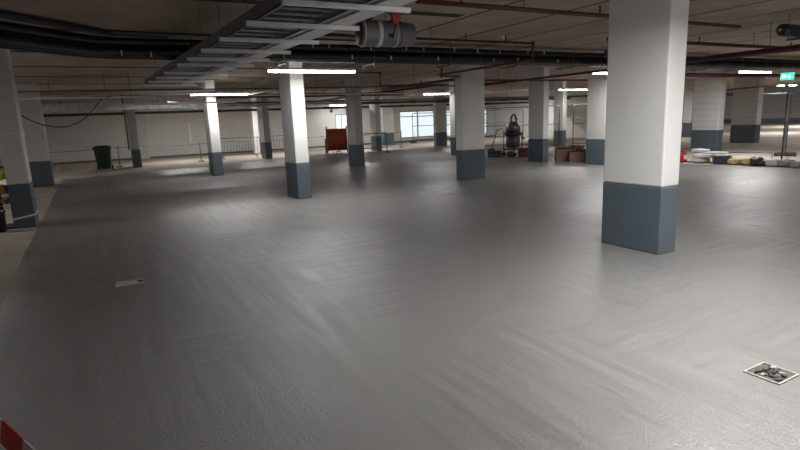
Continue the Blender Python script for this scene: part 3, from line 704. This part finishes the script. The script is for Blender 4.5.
# ------------------------------------------------------------------ floor drains
def drain(name, label, x0, x1, y0, y1, inner, rz=0):
    cx, cy = (x0+x1)/2, (y0+y1)/2; hx, hy = (x1-x0)/2, (y1-y0)/2; w = .011
    t = thing(name, label, 'floor drain', (cx, cy, .004), rz)
    MB().box(-hx, hx, -hy, -hy+w, 0, .008).box(-hx, hx, hy-w, hy, 0, .008).box(-hx, -hx+w, -hy+w, hy-w, 0, .008).box(hx-w, hx, -hy+w, hy-w, 0, .008).obj('frame', M['frame_pale'], t)
    m = MB(); m.box(-hx+w, hx-w, -hy+w, hy-w, 0, .003); m.obj('pit', M['rubble'], t)
    if inner:
        for i in range(16):
            rr = random.uniform(.008, .018)
            MB().blob((random.uniform(-hx*.75, hx*.75), random.uniform(-hy*.7, hy*.7), .006), rr*1.6, rr, rr*.6, k=.3, rz=random.random()*3, sub=1).obj('rubble_lump', random.choice([M['frame_pale'], M['rubble'], M['black'], M['foot']]), t)
        MB().tube([(-hx*.7, hy*.5, .01), (hx*.1, hy*.2, .015), (hx*.8, hy*.55, .01)], .006, 6).obj('edge_bar', M['black'], t)
    else:
        MB().box(-hx+w, hx*.55, -hy+w, hy-w, .003, .006).obj('cover_plate', M['frame_pale'], t)
drain('floor_drain', 'open floor drain with rubble inside, lower right', 3.458, 3.695, 1.55, 1.765, True)
drain('floor_drain', 'small pale covered drain in the dark coating at the left', .02, .31, 6.51, 6.67, False)
# ------------------------------------------------------------------ barrier tape at lower left and around the left pillar
def ribbon(pts, h, name, m, parent, th=.0015, tilt=0):
    b = MB(); P = [Vector(p) for p in pts]; A = []
    for i, p in enumerate(P):
        d = (P[min(i+1, len(P)-1)]-P[max(i-1, 0)]).normalized(); n = Vector((d.y, -d.x, 0)).normalized()*th
        u = Vector((0, 0, 1))*h/2 + n.normalized()*tilt
        A.append([b.b.verts.new(p-u-n), b.b.verts.new(p+u-n), b.b.verts.new(p+u+n), b.b.verts.new(p-u+n)])
    for X, Y in zip(A, A[1:]):
        for j in range(4): b.b.faces.new((X[j], X[(j+1) % 4], Y[(j+1) % 4], Y[j]))
    b.b.faces.new(A[0]); b.b.faces.new(A[-1])
    return b.obj(name, M[m], parent)
tp = thing('barrier_tape', 'red and white barrier tape crossing the lower left corner', 'barrier tape')
A0 = Vector((-1.31, 4.35, .712)); A1 = Vector((.44, .15, .675))
L = (A1-A0).length; n = int(L/.19); off = .03
for i in range(n):
    p = A0.lerp(A1, i/n); q = A0.lerp(A1, (i+1)/n)
    ribbon([p, q], .075, 'tape_stripe', 'tape_r' if i % 2 == 0 else 'tape_w', tp, tilt=-.009)
for k, P in enumerate((A0, A1)):
    t = thing('tape_post', ['post holding the far end of the barrier tape, beyond the left edge', 'post holding the near end of the barrier tape, below the frame'][k], 'post', (P.x, P.y, 0))
    MB().tube([(0, 0, .03), (0, 0, .85)], .015, 8).obj('post', M['galv_dark'], t)
    MB().lathe([(.0, 0), (.15, 0), (.14, .03), (.03, .045)], n=16).obj('base', M['foot'], t)
def wrap(x0, x1, y0, y1, z, dz, h, label):
    e = .008; pts = [(x0-e, y0-e, z), (x1+e, y0-e, z+dz), (x1+e, y1+e, z+dz), (x0-e, y1+e, z), (x0-e, y0-e, z)]
    tag(ribbon(pts, h, 'wrapped_tape', 'tape_w', None), label, 'tape')
wrap(-1.42, -1.08, 11.85, 12.4, .17, .06, .03, 'pale tape tied round the base of the left edge pillar')
wrap(-1.42, -1.08, 11.85, 12.4, 1.70, .0, .02, 'thin pale tape tied round the left edge pillar at head height')

# ------------------------------------------------------------------ clutter at the far left
t = thing('black_bucket', 'tall black bucket standing left of the left edge pillar', 'bucket', (-1.62, 11.7, 0))
MB().lathe([(.0, 0), (.10, 0), (.12, .34), (.135, .35), (.135, .37), (.105, .36), (.09, .02)], n=20).obj('body', M['black'], t)
MB().tube([(-.13, 0, .34), (-.12, 0, .44), (0, 0, .47), (.12, 0, .44), (.13, 0, .34)], .006, 6).obj('handle', M['galv'], t)
t = thing('tool_stand', 'dark timber tool stand behind the tall black bucket', 'stand', (-1.60, 12.15, 0))
MB().box(-.03, .03, -.03, .03, 0, 1.02).box(-.16, .16, -.03, .03, .48, .56).box(-.25, .25, -.25, .25, 0, .04).obj('frame', M['foot'], t)
MB().blob((.10, -.06, .50), .08, .05, .05, k=.3).obj('hanging_glove', M['wood'], t)
o = MB().blob((0, 0, 0), .17, .07, .10, k=.25).obj('safety_vest', M['hivis']); o.location = (-1.58, 12.0, .98)
tag(o, 'yellow-green safety vest bundled on top of the tool stand', 'vest')
o = MB().blob((0, 0, 0), .16, .07, .09, k=.25).obj('orange_jacket', M['orange']); o.location = (-1.60, 11.98, .72)
tag(o, 'orange-brown work cloth hanging under the safety vest', 'cloth')

# ------------------------------------------------------------------ camera, world, view
f, p, r, yaw = 541.3, .19396, -.03992, math.radians(29)
fwd = Vector((0, math.cos(p), -math.sin(p))); up = Vector((0, math.sin(p), math.cos(p))); rt = Vector((1, 0, 0))
c, s = math.cos(r), math.sin(r)
R_, U_ = c*rt+s*up, -s*rt+c*up
Z = Matrix.Rotation(-yaw, 3, 'Z')
R_, U_, F_ = Z@R_, Z@U_, Z@fwd
mw = Matrix((R_, U_, -F_)).transposed().to_4x4(); mw.translation = (0, 0, 1.69)
cd_ = bpy.data.cameras.new('camera'); cd_.sensor_width = 36; cd_.lens = f/800*36; cd_.clip_start = .05; cd_.clip_end = 200
co = bpy.data.objects.new('camera', cd_); C.objects.link(co); co.matrix_world = mw; S.camera = co
w = bpy.data.worlds.new('overcast_daylight'); S.world = w; w.use_nodes = True
w.node_tree.nodes['Background'].inputs[0].default_value = (.90, .96, 1, 1); w.node_tree.nodes['Background'].inputs[1].default_value = 4.5
S.view_settings.view_transform = 'Standard'; S.view_settings.look = 'None'; S.view_settings.gamma = 1; S.view_settings.use_curve_mapping = False
S.view_settings.exposure = 0.75
